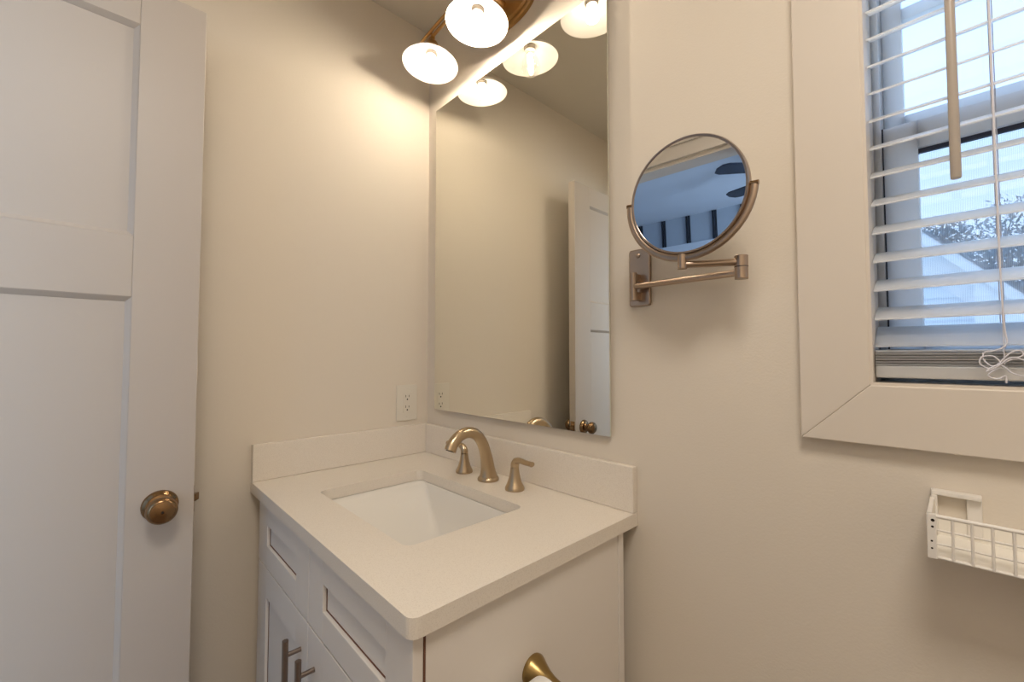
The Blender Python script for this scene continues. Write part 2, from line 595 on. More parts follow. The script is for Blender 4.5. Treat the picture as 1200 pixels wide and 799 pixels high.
bm = bmesh.new()                                        # sash lock on the meeting rail
box(bm, 1.62, 1.68, 0.08, 0.10, ZM, ZM + 0.012)
obj('sash_lock', bm, M['vinyl'], lo, bevel=0.003)

# ------------------------------------------------------------ vanity cabinet
CX0, CX1 = 0.055, 0.849
YB, YF = -0.045, -0.538                                 # back and carcass front
FY = -0.556                                             # face of doors and drawer fronts
ZT_ = ZC - 0.029
van = empty('vanity_cabinet', ((CX0 + CX1) / 2, -0.30, 0), 'white painted bathroom vanity cabinet with recessed-panel doors and drawer fronts under the quartz top', 'cabinet')
bm = bmesh.new()
box(bm, CX0, CX0 + 0.018, YF, YB, 0, ZT_)
box(bm, CX0 + 0.018, CX1 - 0.018, YB - 0.008, YB, 0.10, ZT_)
box(bm, CX0 + 0.018, CX1 - 0.018, YF, YB - 0.008, 0.10, 0.118)
box(bm, CX0 + 0.018, CX1 - 0.018, YF + 0.065, YF + 0.08, 0, 0.10)
obj('carcass', bm, M['cabinet'], van, bevel=0.0008)
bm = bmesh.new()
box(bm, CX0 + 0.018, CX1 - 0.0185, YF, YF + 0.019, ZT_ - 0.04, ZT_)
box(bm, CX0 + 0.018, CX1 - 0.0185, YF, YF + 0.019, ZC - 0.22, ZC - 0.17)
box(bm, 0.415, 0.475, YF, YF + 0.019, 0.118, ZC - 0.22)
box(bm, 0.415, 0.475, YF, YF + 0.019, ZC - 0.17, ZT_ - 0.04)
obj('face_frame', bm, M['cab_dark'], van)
obj('side_panel', bx(CX1 - 0.018, CX1, YF + 0.002, YB - 0.018, 0, ZT_), M['cabinet'], van, bevel=0.001)
obj('side_gap_shade', bx(CX1 - 0.017, CX1 - 0.0005, YF - 0.0012, YF + 0.0018, 0.0, ZT_), M['cab_dark'], van, label='dark brown strip standing in for the shaded gap behind the fronts')  # dark strip painting the shade in the gap between fronts and carcass
obj('scribe_strip', bx(CX1 - 0.016, CX1 + 0.003, YB - 0.0175, YB, 0, ZT_), M['cabinet'], van, bevel=0.001)


def shaker(name, x0, x1, z0, z1, stile, rail):
    bm = bmesh.new()
    b = YF - 0.0015
    box(bm, x0, x0 + stile, FY, b, z0, z1)
    box(bm, x1 - stile, x1, FY, b, z0, z1)
    box(bm, x0 + stile, x1 - stile, FY, b, z0, z0 + rail)
    box(bm, x0 + stile, x1 - stile, FY, b, z1 - rail, z1)
    box(bm, x0 + stile - 0.004, x1 - stile + 0.004, FY + 0.008, b, z0 + rail - 0.004, z1 - rail + 0.004)
    o = obj(name, bm, M['cabinet'], van, bevel=0.0012)
    bm = bmesh.new()                                    # thin dark strips that paint the recess shadow around the sunk panel
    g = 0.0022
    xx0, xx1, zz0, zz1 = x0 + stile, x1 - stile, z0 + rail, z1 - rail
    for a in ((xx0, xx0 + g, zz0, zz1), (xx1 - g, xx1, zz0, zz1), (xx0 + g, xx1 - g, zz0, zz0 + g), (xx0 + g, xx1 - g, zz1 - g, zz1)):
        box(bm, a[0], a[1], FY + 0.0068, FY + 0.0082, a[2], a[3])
    obj('panel_recess_shade', bm, M['cab_dark'], o)
    return o


XS = 0.443
zf0, zf1 = ZC - 0.191, ZT_ - 0.003
shaker('drawer_front', CX0 + 0.002, XS - 0.0012, zf0, zf1, 0.077, 0.054)
shaker('drawer_front', XS + 0.0012, CX1 - 0.001, zf0, zf1, 0.077, 0.054)
PX = []
for x0, x1, hx in ((CX0 + 0.002, XS - 0.0012, XS - 0.040), (XS + 0.0012, CX1 - 0.001, XS + 0.040)):
    d = shaker('door', x0, x1, 0.105, zf0 - 0.004, 0.077, 0.07)
    bm = bmesh.new()
    zt = ZC - 0.232
    tube(bm, [(hx, FY - 0.030, zt - 0.19), (hx, FY - 0.030, zt)], 0.006, 20)
    for z in (zt - 0.16, zt - 0.030):
        tube(bm, [(hx, FY + 0.001, z), (hx, FY - 0.030, z)], 0.0046, 16)
    obj('handle', bm, M['steel'], d, smooth=True)

# ------------------------------------------------------------ countertop, backsplashes, basin
W, D, TH = 0.861, 0.567, 0.0285
SKX0, SKX1, SKY0, SKY1 = 0.219, 0.664, -0.461, -0.160
bm = bmesh.new()
outer = rrect(0.001, W, -D, -0.001, 0.014, 6, [0.016, 0.0, 0.0, 0.003])
inner = rrect(SKX0, SKX1, SKY0, SKY1, 0.020, 6)


def loop(bm, pts, z):
    v = [bm.verts.new((x, y, z)) for x, y in pts]
    e = [bm.edges.new((v[i], v[(i + 1) % len(v)])) for i in range(len(v))]
    return v, e


vo, eo = loop(bm, outer, ZC)
vi, ei = loop(bm, inner, ZC)
r = bmesh.ops.triangle_fill(bm, use_beauty=True, use_dissolve=False, edges=eo + ei)
top = [f for f in bm.faces]
r = bmesh.ops.extrude_face_region(bm, geom=top)
vs = [g for g in r['geom'] if isinstance(g, bmesh.types.BMVert)]
bmesh.ops.translate(bm, verts=vs, vec=(0, 0, -TH))
ct = obj('countertop', bm, M['quartz'], bevel=0.0022, seg=3)
tag(ct, 'speckled cream quartz countertop with rounded front corner on the white vanity cabinet', 'countertop')
bs = obj('backsplash', bx(0.0185, W - 0.001, -0.0175, -0.0005, ZC + 0.0003, ZC + 0.1016), M['quartz'], bevel=0.0018)
tag(bs, 'longer quartz backsplash strip below the large mirror, behind the faucet', 'backsplash')
bs = obj('backsplash', bx(0.0005, 0.018, -D + 0.001, -0.0005, ZC + 0.0003, ZC + 0.1016), M['quartz'], bevel=0.0018)
tag(bs, 'shorter quartz side splash on the left wall below the outlet', 'backsplash')

sink = empty('undermount_sink', ((SKX0 + SKX1) / 2, (SKY0 + SKY1) / 2, ZC - 0.18), 'white rectangular porcelain basin set under the opening in the quartz countertop', 'sink')
bm = bmesh.new()
rings = []
for k, (ix, iy, z, rad) in enumerate(((-0.028, -0.028, -0.0295, 0.03), (-0.003, -0.003, -0.0295, 0.020), (0.004, 0.0, -0.0305, 0.018), (0.022, 0.002, -0.0370, 0.016),
                                      (0.037, 0.004, -0.050, 0.015), (0.050, 0.006, -0.066, 0.015), (0.066, 0.009, -0.086, 0.016), (0.084, 0.013, -0.105, 0.018), (0.108, 0.020, -0.124, 0.02),
                                      (0.138, 0.034, -0.137, 0.025), (0.170, 0.065, -0.1455, 0.03), (0.198, 0.118, -0.1505, 0.022))):
    pts = rrect(SKX0 + ix, SKX1 - ix, SKY0 + iy, SKY1 - iy, rad, 8)
    rings.append([bm.verts.new((x, y, ZC + z)) for x, y in pts])
n = len(rings[0])
for a, b in zip(rings, rings[1:]):
    for i in range(n):
        bm.faces.new((a[i], a[(i + 1) % n], b[(i + 1) % n], b[i]))
bm.faces.new(rings[-1])
bo = obj('basin', bm, M['porcelain'], sink, smooth=True)
so = bo.modifiers.new('thickness', 'SOLIDIFY')
so.thickness = 0.010
so.offset = -1
bm = bmesh.new()
lathe(bm, [(0.0225, 0.0), (0.0225, 0.002), (0.016, 0.003), (0.0, 0.0035)], ((SKX0 + SKX1) / 2, (SKY0 + SKY1) / 2, ZC - 0.1515), (0, 0, 1), 32)
obj('drain', bm, M['nickel'], sink, smooth=True)

# ------------------------------------------------------------ faucet: arched spout and two lever handles
fau = empty('faucet', (0.442, -0.080, ZC), 'brushed bronze-nickel widespread faucet with high arched spout and two lever handles', 'faucet')
FX, FYY = 0.442, -0.079
bm = bmesh.new()
path = smooth_path([(FX, FYY, ZC + 0.0005), (FX, FYY, ZC + 0.010), (FX, FYY - 0.002, ZC + 0.035), (FX, FYY - 0.009, ZC + 0.070), (FX, FYY - 0.021, ZC + 0.103),
                    (FX, FYY - 0.042, ZC + 0.130), (FX, FYY - 0.070, ZC + 0.1405), (FX, FYY - 0.099, ZC + 0.135), (FX, FYY - 0.120, ZC + 0.119), (FX, FYY - 0.131, ZC + 0.100)], 6)
rad = interp([0.0265, 0.0245, 0.0190, 0.0162, 0.0150, 0.0143, 0.0141, 0.0144, 0.0150, 0.0156], 6)
sq = [(1.06, 0.96)] * len(path)
tube(bm, path, rad, 28, sq=sq)
spo = obj('spout', bm, M['nickel'], fau, smooth=True)
bm = bmesh.new()
lathe(bm, [(0.0298, 0.0003), (0.0302, 0.005), (0.0275, 0.010), (0.022, 0.0125)], (FX, FYY, ZC), (0, 0, 1), 36)
obj('base_ring', bm, M['nickel'], spo, smooth=True)
bm = bmesh.new()
tip = Vector((FX, FYY - 0.131, ZC + 0.100))
tube(bm, [tip, tip + Vector((0, -0.0006, -0.0015))], 0.0105, 20)
obj('aerator', bm, M['dark'], spo, smooth=True)
for hx, hy, s in ((0.331, -0.079, -1), (0.556, -0.086, 1)):
    bm = bmesh.new()
    lathe(bm, [(0.0250, 0.0003), (0.0254, 0.005), (0.0238, 0.009), (0.0192, 0.018), (0.0153, 0.030), (0.0127, 0.043), (0.0113, 0.053), (0.0110, 0.0562), (0.0098, 0.0566), (0, 0.0566)], (hx, hy, ZC), (0, 0, 1), 36)
    h = obj('handle', bm, M['nickel'], fau, smooth=True)
    bm = bmesh.new()
    lv = smooth_path([(hx, hy, ZC + 0.0575), (hx + s * 0.001, hy, ZC + 0.066), (hx + s * 0.009, hy - 0.001, ZC + 0.0755), (hx + s * 0.024, hy - 0.003, ZC + 0.0785), (hx + s * 0.046, hy - 0.006, ZC + 0.0780), (hx + s * 0.072, hy - 0.010, ZC + 0.0790)], 6)
    tube(bm, lv, interp([0.0109, 0.0109, 0.0100, 0.0080, 0.0072, 0.0072], 6), 20,
         sq=[(1, 1)] * 12 + [(1.15, 0.85)] * (len(lv) - 12))
    obj('lever', bm, M['nickel'], h, smooth=True)

# ------------------------------------------------------------ large frameless mirror
MX0, MX1, MZ0, MZ1, MY = 0.072, 0.801, ZC + 0.160, ZC + 1.238, -0.016
mir = empty('wall_mirror', ((MX0 + MX1) / 2, 0, MZ0), 'large frameless rectangular mirror on the wall above the faucet', 'mirror')
bm = bmesh.new()
box(bm, MX0, MX1, MY, MY + 0.0055, MZ0, MZ1, 1)
for f in bm.faces:
    if abs(f.normal.y) > 0.9 or all(abs(v.co.y - MY) < 1e-5 for v in f.verts):
        if all(abs(v.co.y - MY) < 1e-5 for v in f.verts):
            f.material_index = 0
obj('glass', bm, [M['mirror'], M['mirror_edge']], mir)
obj('backing', bx(MX0 + 0.012, MX1 - 0.012, MY + 0.0056, -0.0002, MZ0 + 0.012, MZ1 - 0.012), M['cab_dark'], mir)

# ------------------------------------------------------------ outlet on the left wall
out = empty('electrical_outlet', (0, -0.0865, ZC + 0.118), 'cream duplex wall outlet with square plate above the side splash', 'outlet')
oy, oz = -0.0865, ZC + 0.182
bm = bmesh.new()
prism(bm, [(0, oy + y, oz + z) for y, z in rrect(-0.041, 0.041, -0.063, 0.063, 0.003, 4)], (0.0003, 0, 0), (0.0055, 0, 0))
obj('plate', bm, M['plastic'], out, bevel=0.002)
bm = bmesh.new()
prism(bm, [(0, oy + y, oz + z) for y, z in rrect(-0.0168, 0.0168, -0.0335, 0.0335, 0.002, 3)], (0.0055, 0, 0), (0.0072, 0, 0))
rc = obj('receptacle', bm, M['plastic'], out, bevel=0.0006)
bm = bmesh.new()
for cz in (0.0185, -0.0185):
    box(bm, 0.0072, 0.0075, oy - 0.0073, oy - 0.0053, oz + cz + 0.001, oz + cz + 0.009)
    box(bm, 0.0072, 0.0075, oy + 0.0053, oy + 0.0073, oz + cz + 0.001, oz + cz + 0.0085)
    lathe(bm, [(0.0028, 0), (0.0028, 0.0003)], (0.0072, oy, oz + cz - 0.0065), (1, 0, 0), 14)
obj('slots', bm, M['slot'], rc)
for cz in (0.048, -0.048):
    bm = bmesh.new()
    lathe(bm, [(0.003, 0), (0.0026, 0.0008), (0, 0.001)], (0.0055, oy, oz + cz), (1, 0, 0), 14)
    obj('screw', bm, M['plastic'], out, smooth=True)

# ------------------------------------------------------------ three-light vanity lamp
LX0, LDX, LY, LZ = 0.202, 0.2402, -0.125, ZC + 1.2933
lamp = empty('vanity_light', (LX0 + LDX, 0, ZC + 1.30), 'brass three-light vanity fixture with white glass bell shades above the mirror', 'wall lamp')
LM = LX0 + LDX
PZ = ZC + 1.405


def superell(a, b, e=2.6, n=56):
    o = []
    for k in range(n):
        t = 2 * math.pi * k / n
        c, s = math.cos(t), math.sin(t)
        o.append((a * math.copysign(abs(c) ** (2 / e), c), b * math.copysign(abs(s) ** (2 / e), s)))
    return o


bm = bmesh.new()
rings = []
for a, b, y in ((0.117, 0.066, -0.0002), (0.117, 0.066, -0.010), (0.113, 0.062, -0.014), (0.108, 0.057, -0.014), (0.105, 0.054, -0.0105), (0.100, 0.050, -0.0105),
                (0.097, 0.047, -0.016), (0.092, 0.042, -0.018), (0.05, 0.022, -0.022)):
    rings.append([bm.verts.new((LM + x, y, PZ + z)) for x, z in superell(a, b)])
n = len(rings[0])
for a, b in zip(rings, rings[1:]):
    for i in range(n):
        bm.faces.new((a[i], a[(i + 1) % n], b[(i + 1) % n], b[i]))
bm.faces.new(rings[-1])
bm.faces.new(rings[0][::-1])
obj('backplate', bm, M['brass'], lamp, smooth=True)
BZ = LZ + 0.094
bm = bmesh.new()
tube(bm, smooth_path([(LM, -0.018, PZ), (LM, -0.06, PZ + 0.004), (LM, LY + 0.01, BZ + 0.022)], 6), 0.009, 18)
obj('arm', bm, M['brass'], lamp, smooth=True)
for dz, dy in ((0.0, -0.0075), (0.0, 0.0075)):          # the bar is a pair of slim rods, arched towards the middle
    bm = bmesh.new()
    bar = smooth_path([(LX0 - 0.060, LY + dy, BZ - 0.016), (LX0 - 0.045, LY + dy, BZ - 0.002), (LX0, LY + dy, BZ + 0.004), (LX0 + LDX * 0.5, LY + dy, BZ + 0.014), (LM, LY + dy, BZ + 0.020),
                       (LX0 + LDX * 1.5, LY + dy, BZ + 0.014), (LX0 + 2 * LDX, LY + dy, BZ + 0.004), (LX0 + 2 * LDX + 0.045, LY + dy, BZ - 0.002), (LX0 + 2 * LDX + 0.060, LY + dy, BZ - 0.016)], 8)
    tube(bm, bar, 0.0052, 14)
    obj('bar', bm, M['brass'], lamp, smooth=True)
TILT = 0.085
axis = Vector((0, math.sin(TILT), math.cos(TILT))).normalized()   # from rim up to the socket
for i in range(3):
    cx = LX0 + i * LDX
    rim = Vector((cx, LY, LZ))
    bm = bmesh.new()                                    # bell shade, outer then inner skin
    prof = [(0.0185, 0.0425), (0.030, 0.0400), (0.050, 0.0310), (0.070, 0.0180), (0.083, 0.0065), (0.0892, -0.0005), (0.0885, -0.0018),
            (0.082, 0.0042), (0.0690, 0.0155), (0.049, 0.0285), (0.0295, 0.0372), (0.0185, 0.0398)]
    lathe(bm, prof, rim, axis, 56, cap0=False, cap1=False)
    obj('shade', bm, M['shade'], lamp, smooth=True)
    bm = bmesh.new()                                    # metal cup and neck above the shade, socket below
    lathe(bm, [(0.0, 0.104), (0.007, 0.104), (0.0075, 0.080), (0.017, 0.076), (0.0205, 0.070), (0.0205, 0.050), (0.0235, 0.0445), (0.0235, 0.0428), (0.0190, 0.0424), (0, 0.0424)], rim, axis, 36)
    obj('shade_holder', bm, M['brass'], lamp, smooth=True)
    bm = bmesh.new()
    lathe(bm, [(0.0, 0.0422), (0.0184, 0.0420), (0.0184, 0.0330), (0.0172, 0.0325), (0.0172, 0.0290), (0.0160, 0.0270), (0.0140, 0.0285), (0.0135, 0.036), (0, 0.036)], rim, axis, 36)
    obj('socket', bm, M['socket'], lamp, smooth=True)
    if i == 1:
        bm = bmesh.new()                                # clear teardrop bulb with a glowing filament column
        lathe(bm, [(0.0130, 0.034), (0.0140, 0.024), (0.0190, 0.010), (0.0270, -0.008), (0.0315, -0.024), (0.0300, -0.036), (0.0220, -0.047), (0.0100, -0.0525), (0, -0.0535)], rim, axis, 36, cap0=False)
        b = obj('bulb', bm, M['bulb_glass'], lamp, smooth=True, label='clear glass bulb with bright filament')
        bm = bmesh.new()
        lathe(bm, [(0, 0.018), (0.006, 0.016), (0.008, -0.005), (0.0075, -0.030), (0.005, -0.034), (0, -0.035)], rim, axis, 16)
        obj('filament', bm, M['filament'], b, smooth=True)
    else:
        bm = bmesh.new()
        lathe(bm, [(0.0130, 0.034), (0.0130, 0.026), (0.0165, 0.018), (0.0200, 0.006), (0.0200, -0.004), (0.0165, -0.013), (0.009, -0.0185), (0, -0.0200)], rim, axis, 28)
        obj('bulb', bm, M['bulb'] if i == 0 else M['bulb_weak'], lamp, smooth=True)

# ------------------------------------------------------------ swing-arm shaving mirror
PXC, PZC = 0.876, ZC + 0.521
mag = empty('shaving_mirror', (PXC, 0, PZC), 'round two-sided swing-arm shaving mirror in antique metal on the wall right of the large mirror', 'mirror')
bm = bmesh.new()
prism(bm, [(PXC + x, 0, PZC + z) for x, z in rrect(-0.0255, 0.0255, -0.064, 0.064, 0.006, 5)], (0, -0.010, 0), (0, -0.0002, 0))
pl = obj('wall_plate', bm, M['bronze_wall'], mag, bevel=0.003, seg=3)
for dz in (0.049, -0.049):
    bm = bmesh.new()
    lathe(bm, [(0.0052, 0), (0.0048, 0.0022), (0.0028, 0.0036), (0, 0.004)], (PXC - 0.002, -0.010, PZC + dz), (0, -1, 0), 20)
    obj('screw', bm, M['bronze_wall'], pl, smooth=True)
PVX, PVY = PXC - 0.002, -0.030
ZA = ZC + 0.4985                                        # lower arm
ZB = ZC + 0.5085                                        # upper arm
bm = bmesh.new()
tube(bm, [(PVX, PVY, ZA - 0.031), (PVX, PVY, ZA - 0.0305), (PVX, PVY, ZA + 0.0305), (PVX, PVY, ZA + 0.031)], [0.0068, 0.0078, 0.0078, 0.0068], 24)
box(bm, PVX - 0.006, PVX + 0.006, -0.0255, -0.010, ZA + 0.012, ZA + 0.028)
box(bm, PVX - 0.006, PVX + 0.006, -0.0255, -0.010, ZA - 0.028, ZA - 0.012)
obj('wall_pivot', bm, M['bronze_wall'], mag, smooth=True)
EX, EY = 1.108, -0.075
MCX, MCY = 1.0275, -0.125
bm = bmesh.new()
tube(bm, [(PVX, PVY, ZA), (EX, EY, ZA - 0.008)], 0.0062, 18)
obj('lower_arm', bm, M['bronze_wall'], mag, smooth=True)
bm = bmesh.new()
tube(bm, [(EX, EY, ZA - 0.020), (EX, EY, ZA + 0.021)], 0.0108, 24)
el = obj('elbow_joint', bm, M['bronze_wall'], mag, smooth=True, bevel=0.001)
bm = bmesh.new()
lathe(bm, [(0.01085, -0.0007), (0.01115, 0), (0.01085, 0.0007)], (EX, EY, ZA + 0.0015), (0, 0, 1), 24, cap0=False, cap1=False)
obj('joint_seam', bm, M['dark'], el)
bm = bmesh.new()
tube(bm, [(EX, EY, ZB), (MCX, MCY, ZB)], 0.0062, 18)
obj('upper_arm', bm, M['bronze_wall'], mag, smooth=True)
bm = bmesh.new()
tube(bm, [(MCX, MCY, ZB - 0.008), (MCX, MCY, ZB + 0.0185)], 0.0080, 24)
obj('mirror_pivot', bm, M['bronze_wall'], mag, smooth=True, bevel=0.001)
YAW, PIT, ROLL = R(2.0), R(-2.5), R(-4.0)
MC = Vector((1.036, MCY, ZC + 0.6300))
nrm = Vector((math.sin(YAW) * math.cos(PIT), -math.cos(YAW) * math.cos(PIT), math.sin(PIT)))
RD = 0.099
bm = bmesh.new()                                        # yoke: half ring under the disc, rolled a little
YR_ = 0.1095
yp = []
a0 = Vector((math.cos(YAW), math.sin(YAW), 0))
for k in range(33):
    t = math.pi + math.pi * k / 32 + ROLL
    yp.append(MC + a0 * (YR_ * math.cos(t)) + Vector((0, 0, 1)) * (YR_ * math.sin(t)))
tube(bm, yp, 0.0052, 14, sq=(1.25, 0.75), up=(0, 1, 0))
tube(bm, [(MCX, MCY, ZB + 0.0185), (MCX, MCY, MC.z - YR_)], 0.0066, 18)
yk = obj('yoke', bm, M['bronze_wall'], mag, smooth=True)
for t in (math.pi + ROLL, ROLL):
    c = MC + a0 * (YR_ * math.cos(t)) + Vector((0, 0, 1)) * (YR_ * math.sin(t))
    bm = bmesh.new()
    tube(bm, [c + (c - MC).normalized() * 0.006, c - (c - MC).normalized() * 0.012], 0.0042, 14)
    obj('pivot_pin', bm, M['bronze'], yk, smooth=True)
bm = bmesh.new()
lathe(bm, [(RD, 0.0075), (RD + 0.0030, 0.0080), (RD + 0.0046, 0.0055), (RD + 0.0046, -0.0055), (RD + 0.0030, -0.0080), (RD, -0.0075), (RD - 0.001, -0.005), (RD - 0.001, 0.005), (RD, 0.0075)], MC, nrm, 96, cap0=False, cap1=False)
obj('rim', bm, M['bronze_wall'], mag, smooth=True)
for s in (1, -1):
    bm = bmesh.new()
    lathe(bm, [(RD, 0.0050 * s), (RD, 0.0060 * s)], MC, nrm, 96, cap0=True, cap1=True)
    obj('mirror_glass', bm, M['mirror_small'], mag)

# ------------------------------------------------------------ window blind
bl = empty('window_blind', (WX0 + 0.375, 0.025, WZ0), 'white horizontal slat blind with wand and looped cord hanging in the window', 'blind')
BX0, BX1 = WX0 + 0.0055, WX1 - 0.0055


def slat_bm(z, y0=-0.001, tilt=25.0, wd=0.050):
    """slightly curved slat, room edge low"""
    bm = bmesh.new()
    ring = []
    t = R(tilt)
    n = 6
    for s in (0.0013, -0.0013):
        row = []
        for k in range(n + 1):
            u = k / n
            crown = 0.0016 * (1 - (2 * u - 1) ** 2)
            yy = u * wd
            row.append((y0 + yy * math.cos(t) - (crown + s) * math.sin(t), z + yy * math.sin(t) + (crown + s) * math.cos(t)))
        ring.append(row)
    poly = ring[0] + ring[1][::-1]
    prism(bm, [(0, y, zz) for y, zz in poly], (BX0, 0, 0), (BX1, 0, 0))
    return bm


zs = [ZC + 0.361, ZC + 0.4025]
while zs[-1] < WZ1 - 0.11:
    zs.append(zs[-1] + 0.0445)
for k, z in enumerate(zs):
    obj('slat', slat_bm(z, tilt=38.0 if k == 0 else 25.0), M['slat'], bl)
for k in range(6):                                      # gathered slats resting on the bottom rail
    z = ZC + 0.3335 + k * 0.0040
    obj('slat', slat_bm(z, y0=-0.0025 + 0.0008 * (k % 2), tilt=1.5, wd=0.050), M['slat'], bl)
obj('bottom_rail', bx(BX0, BX1, -0.004, 0.048, ZC + 0.3135, ZC + 0.3315), M['slat'], bl, bevel=0.002)
obj('headrail', bx(BX0, BX1, 0.0, 0.055, WZ1 - 0.055, WZ1 - 0.005), M['slat'], bl, bevel=0.001)
obj('valance', bx(BX0, BX1, -0.012, -0.004, WZ1 - 0.075, WZ1 - 0.006), M['slat'], bl, bevel=0.002)
bm = bmesh.new()
tube(bm, [(1.3665, -0.030, ZC + 0.588), (1.3665, -0.030, ZC + 0.590), (1.3665, -0.030, WZ1 - 0.09), (1.3665, -0.016, WZ1 - 0.05)], [0.0050, 0.0056, 0.0048, 0.003], 12)
obj('tilt_wand', bm, M['wand'], bl, smooth=True)
for lx in (1.404, 1.88):
    bm = bmesh.new()
    for yy in (-0.0035, 0.047):
        tube(bm, [(lx, yy, ZC + 0.335), (lx, yy, WZ1 - 0.05)], 0.0007, 6)
    tube(bm, [(lx + 0.004, 0.0475, ZC + 0.335), (lx + 0.004, 0.0475, WZ1 - 0.05)], 0.0007, 6)
    for z in zs:
        tube(bm, [(lx, -0.0035, z - 0.0035), (lx, 0.047, z + 0.0165)], 0.0008, 5)
    obj('ladder_cord', bm, M['cord'], bl)
    bm = bmesh.new()
    tube(bm, [(lx - 0.002, 0.020, ZC + 0.3745), (lx - 0.001, 0.030, ZC + 0.3775)], 0.0022, 8)
    obj('cord_hole', bm, M['gasket'], bl)
bm = bmesh.new()                                        # spare lift cord, tied in loose loops in front of the stack
cz = ZC + 0.337
cp = [(1.4025, -0.008, WZ1 - 0.06), (1.4030, -0.009, ZC + 0.60), (1.4035, -0.009, ZC + 0.45), (1.4050, -0.009, ZC + 0.385), (1.4062, -0.010, ZC + 0.362),
      (1.396, -0.011, cz + 0.0165), (1.3865, -0.011, cz + 0.014), (1.3855, -0.011, cz + 0.004), (1.395, -0.012, cz - 0.004), (1.4085, -0.014, cz + 0.013), (1.417, -0.013, cz + 0.016),
      (1.419, -0.013, cz + 0.010), (1.405, -0.013, cz + 0.002), (1.392, -0.013, cz - 0.006), (1.388, -0.013, cz - 0.011), (1.398, -0.014, cz - 0.004), (1.409, -0.014, cz + 0.007),
      (1.420, -0.014, cz + 0.004), (1.428, -0.013, cz - 0.004), (1.424, -0.012, cz - 0.016), (1.410, -0.012, cz - 0.013), (1.402, -0.012, cz - 0.004), (1.391, -0.012, cz - 0.008), (1.382, -0.013, cz - 0.001),
      (1.384, -0.013, cz + 0.008), (1.394, -0.013, cz + 0.009), (1.400, -0.013, cz - 0.002), (1.389, -0.013, cz - 0.016), (1.397, -0.013, cz - 0.021), (1.404, -0.013, cz - 0.017), (1.4045, -0.013, cz - 0.026)]
tube(bm, smooth_path(cp, 6), 0.0009, 8)
obj('lift_cord', bm, M['cord'], bl, smooth=True)

# ------------------------------------------------------------ toilet paper holder on the vanity's side
TX, TY, TZ = CX1, -0.325, ZC - 0.186
tp = empty('toilet_paper_holder', (TX, TY, TZ), 'bronze trumpet-based toilet paper holder on the side of the white vanity', 'toilet paper holder')
bm = bmesh.new()
lathe(bm, [(0.0255, 0.0003), (0.0262, 0.004), (0.0245, 0.008), (0.0195, 0.018), (0.0145, 0.030), (0.0108, 0.043), (0.0092, 0.056), (0.0100, 0.064), (0.0100, 0.074), (0.007, 0.078), (0, 0.079)], (TX, TY, TZ), (1, 0, 0), 40)
obj('post', bm, M['olive_brass'], tp, smooth=True)
bm = bmesh.new()
tube(bm, [(TX + 0.060, TY + 0.004, TZ), (TX + 0.060, TY - 0.145, TZ), (TX + 0.060, TY - 0.150, TZ)], [0.0062, 0.0062, 0.0045], 18)
obj('arm', bm, M['olive_brass'], tp, smooth=True)
RLX, RLZ, RR = TX + 0.060, TZ - 0.0122, 0.041
roll = empty('toilet_paper_roll', (RLX, TY - 0.02, RLZ), 'white toilet paper roll on the bronze holder below the countertop', 'toilet paper')
bm = bmesh.new()
lathe(bm, [(0.020, 0.0), (RR - 0.002, 0.0), (RR, 0.002), (RR, 0.098), (RR - 0.002, 0.10), (0.020, 0.10), (0.020, 0.0)], (RLX, TY - 0.024, RLZ), (0, -1, 0), 48, cap0=False, cap1=False)
obj('paper', bm, M['paper'], roll, smooth=True)
bm = bmesh.new()
lathe(bm, [(0.0200, -0.0005), (0.0200, 0.1005), (0.0188, 0.1005), (0.0188, -0.0005), (0.0200, -0.0005)], (RLX, TY - 0.024, RLZ), (0, -1, 0), 32, cap0=False, cap1=False)
obj('core', bm, M['card'], roll, smooth=True)

# ------------------------------------------------------------ chipped white wire basket on the wall under the window
BKX0, BKX1, BKY, BKZ0, BKZ1 = 1.3335, 1.62, -0.100, ZC + 0.0935, ZC + 0.1445
bk = empty('wire_basket', (BKX0, 0, BKZ0), 'shallow white wire basket with chipped enamel on the wall below the window', 'basket')
bm = bmesh.new()                                        # front grid
tube(bm, [(BKX0, BKY, BKZ1), (BKX1, BKY, BKZ1)], 0.0026, 12)
tube(bm, [(BKX0, BKY, BKZ0), (BKX1, BKY, BKZ0)], 0.0017, 8)
for k in (1, 2):
    z = BKZ0 + (BKZ1 - BKZ0) * k / 3
    tube(bm, [(BKX0, BKY, z), (BKX1, BKY, z)], 0.0013, 8)
x = BKX0 + 0.0185
while x < BKX1:
    tube(bm, [(x, BKY - 0.001, BKZ0), (x, BKY - 0.001, BKZ1)], 0.0015, 8)
    x += 0.0165
obj('front_grid', bm, M['white_wire'], bk, smooth=True)
bm = bmesh.new()                                        # left end plate with rust spots
box(bm, BKX0 - 0.0045, BKX0 + 0.0005, BKY - 0.003, -0.0005, BKZ0 - 0.002, BKZ1 + 0.003)
box(bm, BKX0 - 0.0045, BKX0 + 0.0045, BKY - 0.0034, BKY + 0.002, BKZ0 - 0.002, BKZ1 + 0.003)
ep = obj('end_plate', bm, M['white_wire'], bk, bevel=0.001)
bm = bmesh.new()
for dz, dx, rr in ((0.046, 0.0022, 0.0019), (0.038, 0.0018, 0.0014), (0.020, 0.0008, 0.0012), (0.011, 0.0008, 0.0011)):
    lathe(bm, [(rr, 0), (rr * 0.8, 0.0003), (0, 0.0004)], (BKX0 + dx - 0.001, BKY - 0.0034, BKZ0 + dz), (0, -1, 0), 9)
obj('rust_spots', bm, M['rust'], ep, label='dark rust spots where the enamel is chipped')
bm = bmesh.new()
box(bm, BKX1, BKX1 + 0.004, BKY - 0.003, -0.0005, BKZ0 - 0.002, BKZ1 + 0.003)
obj('end_plate', bm, M['white_wire'], bk, bevel=0.001)
bm = bmesh.new()                                        # solid tray and low back
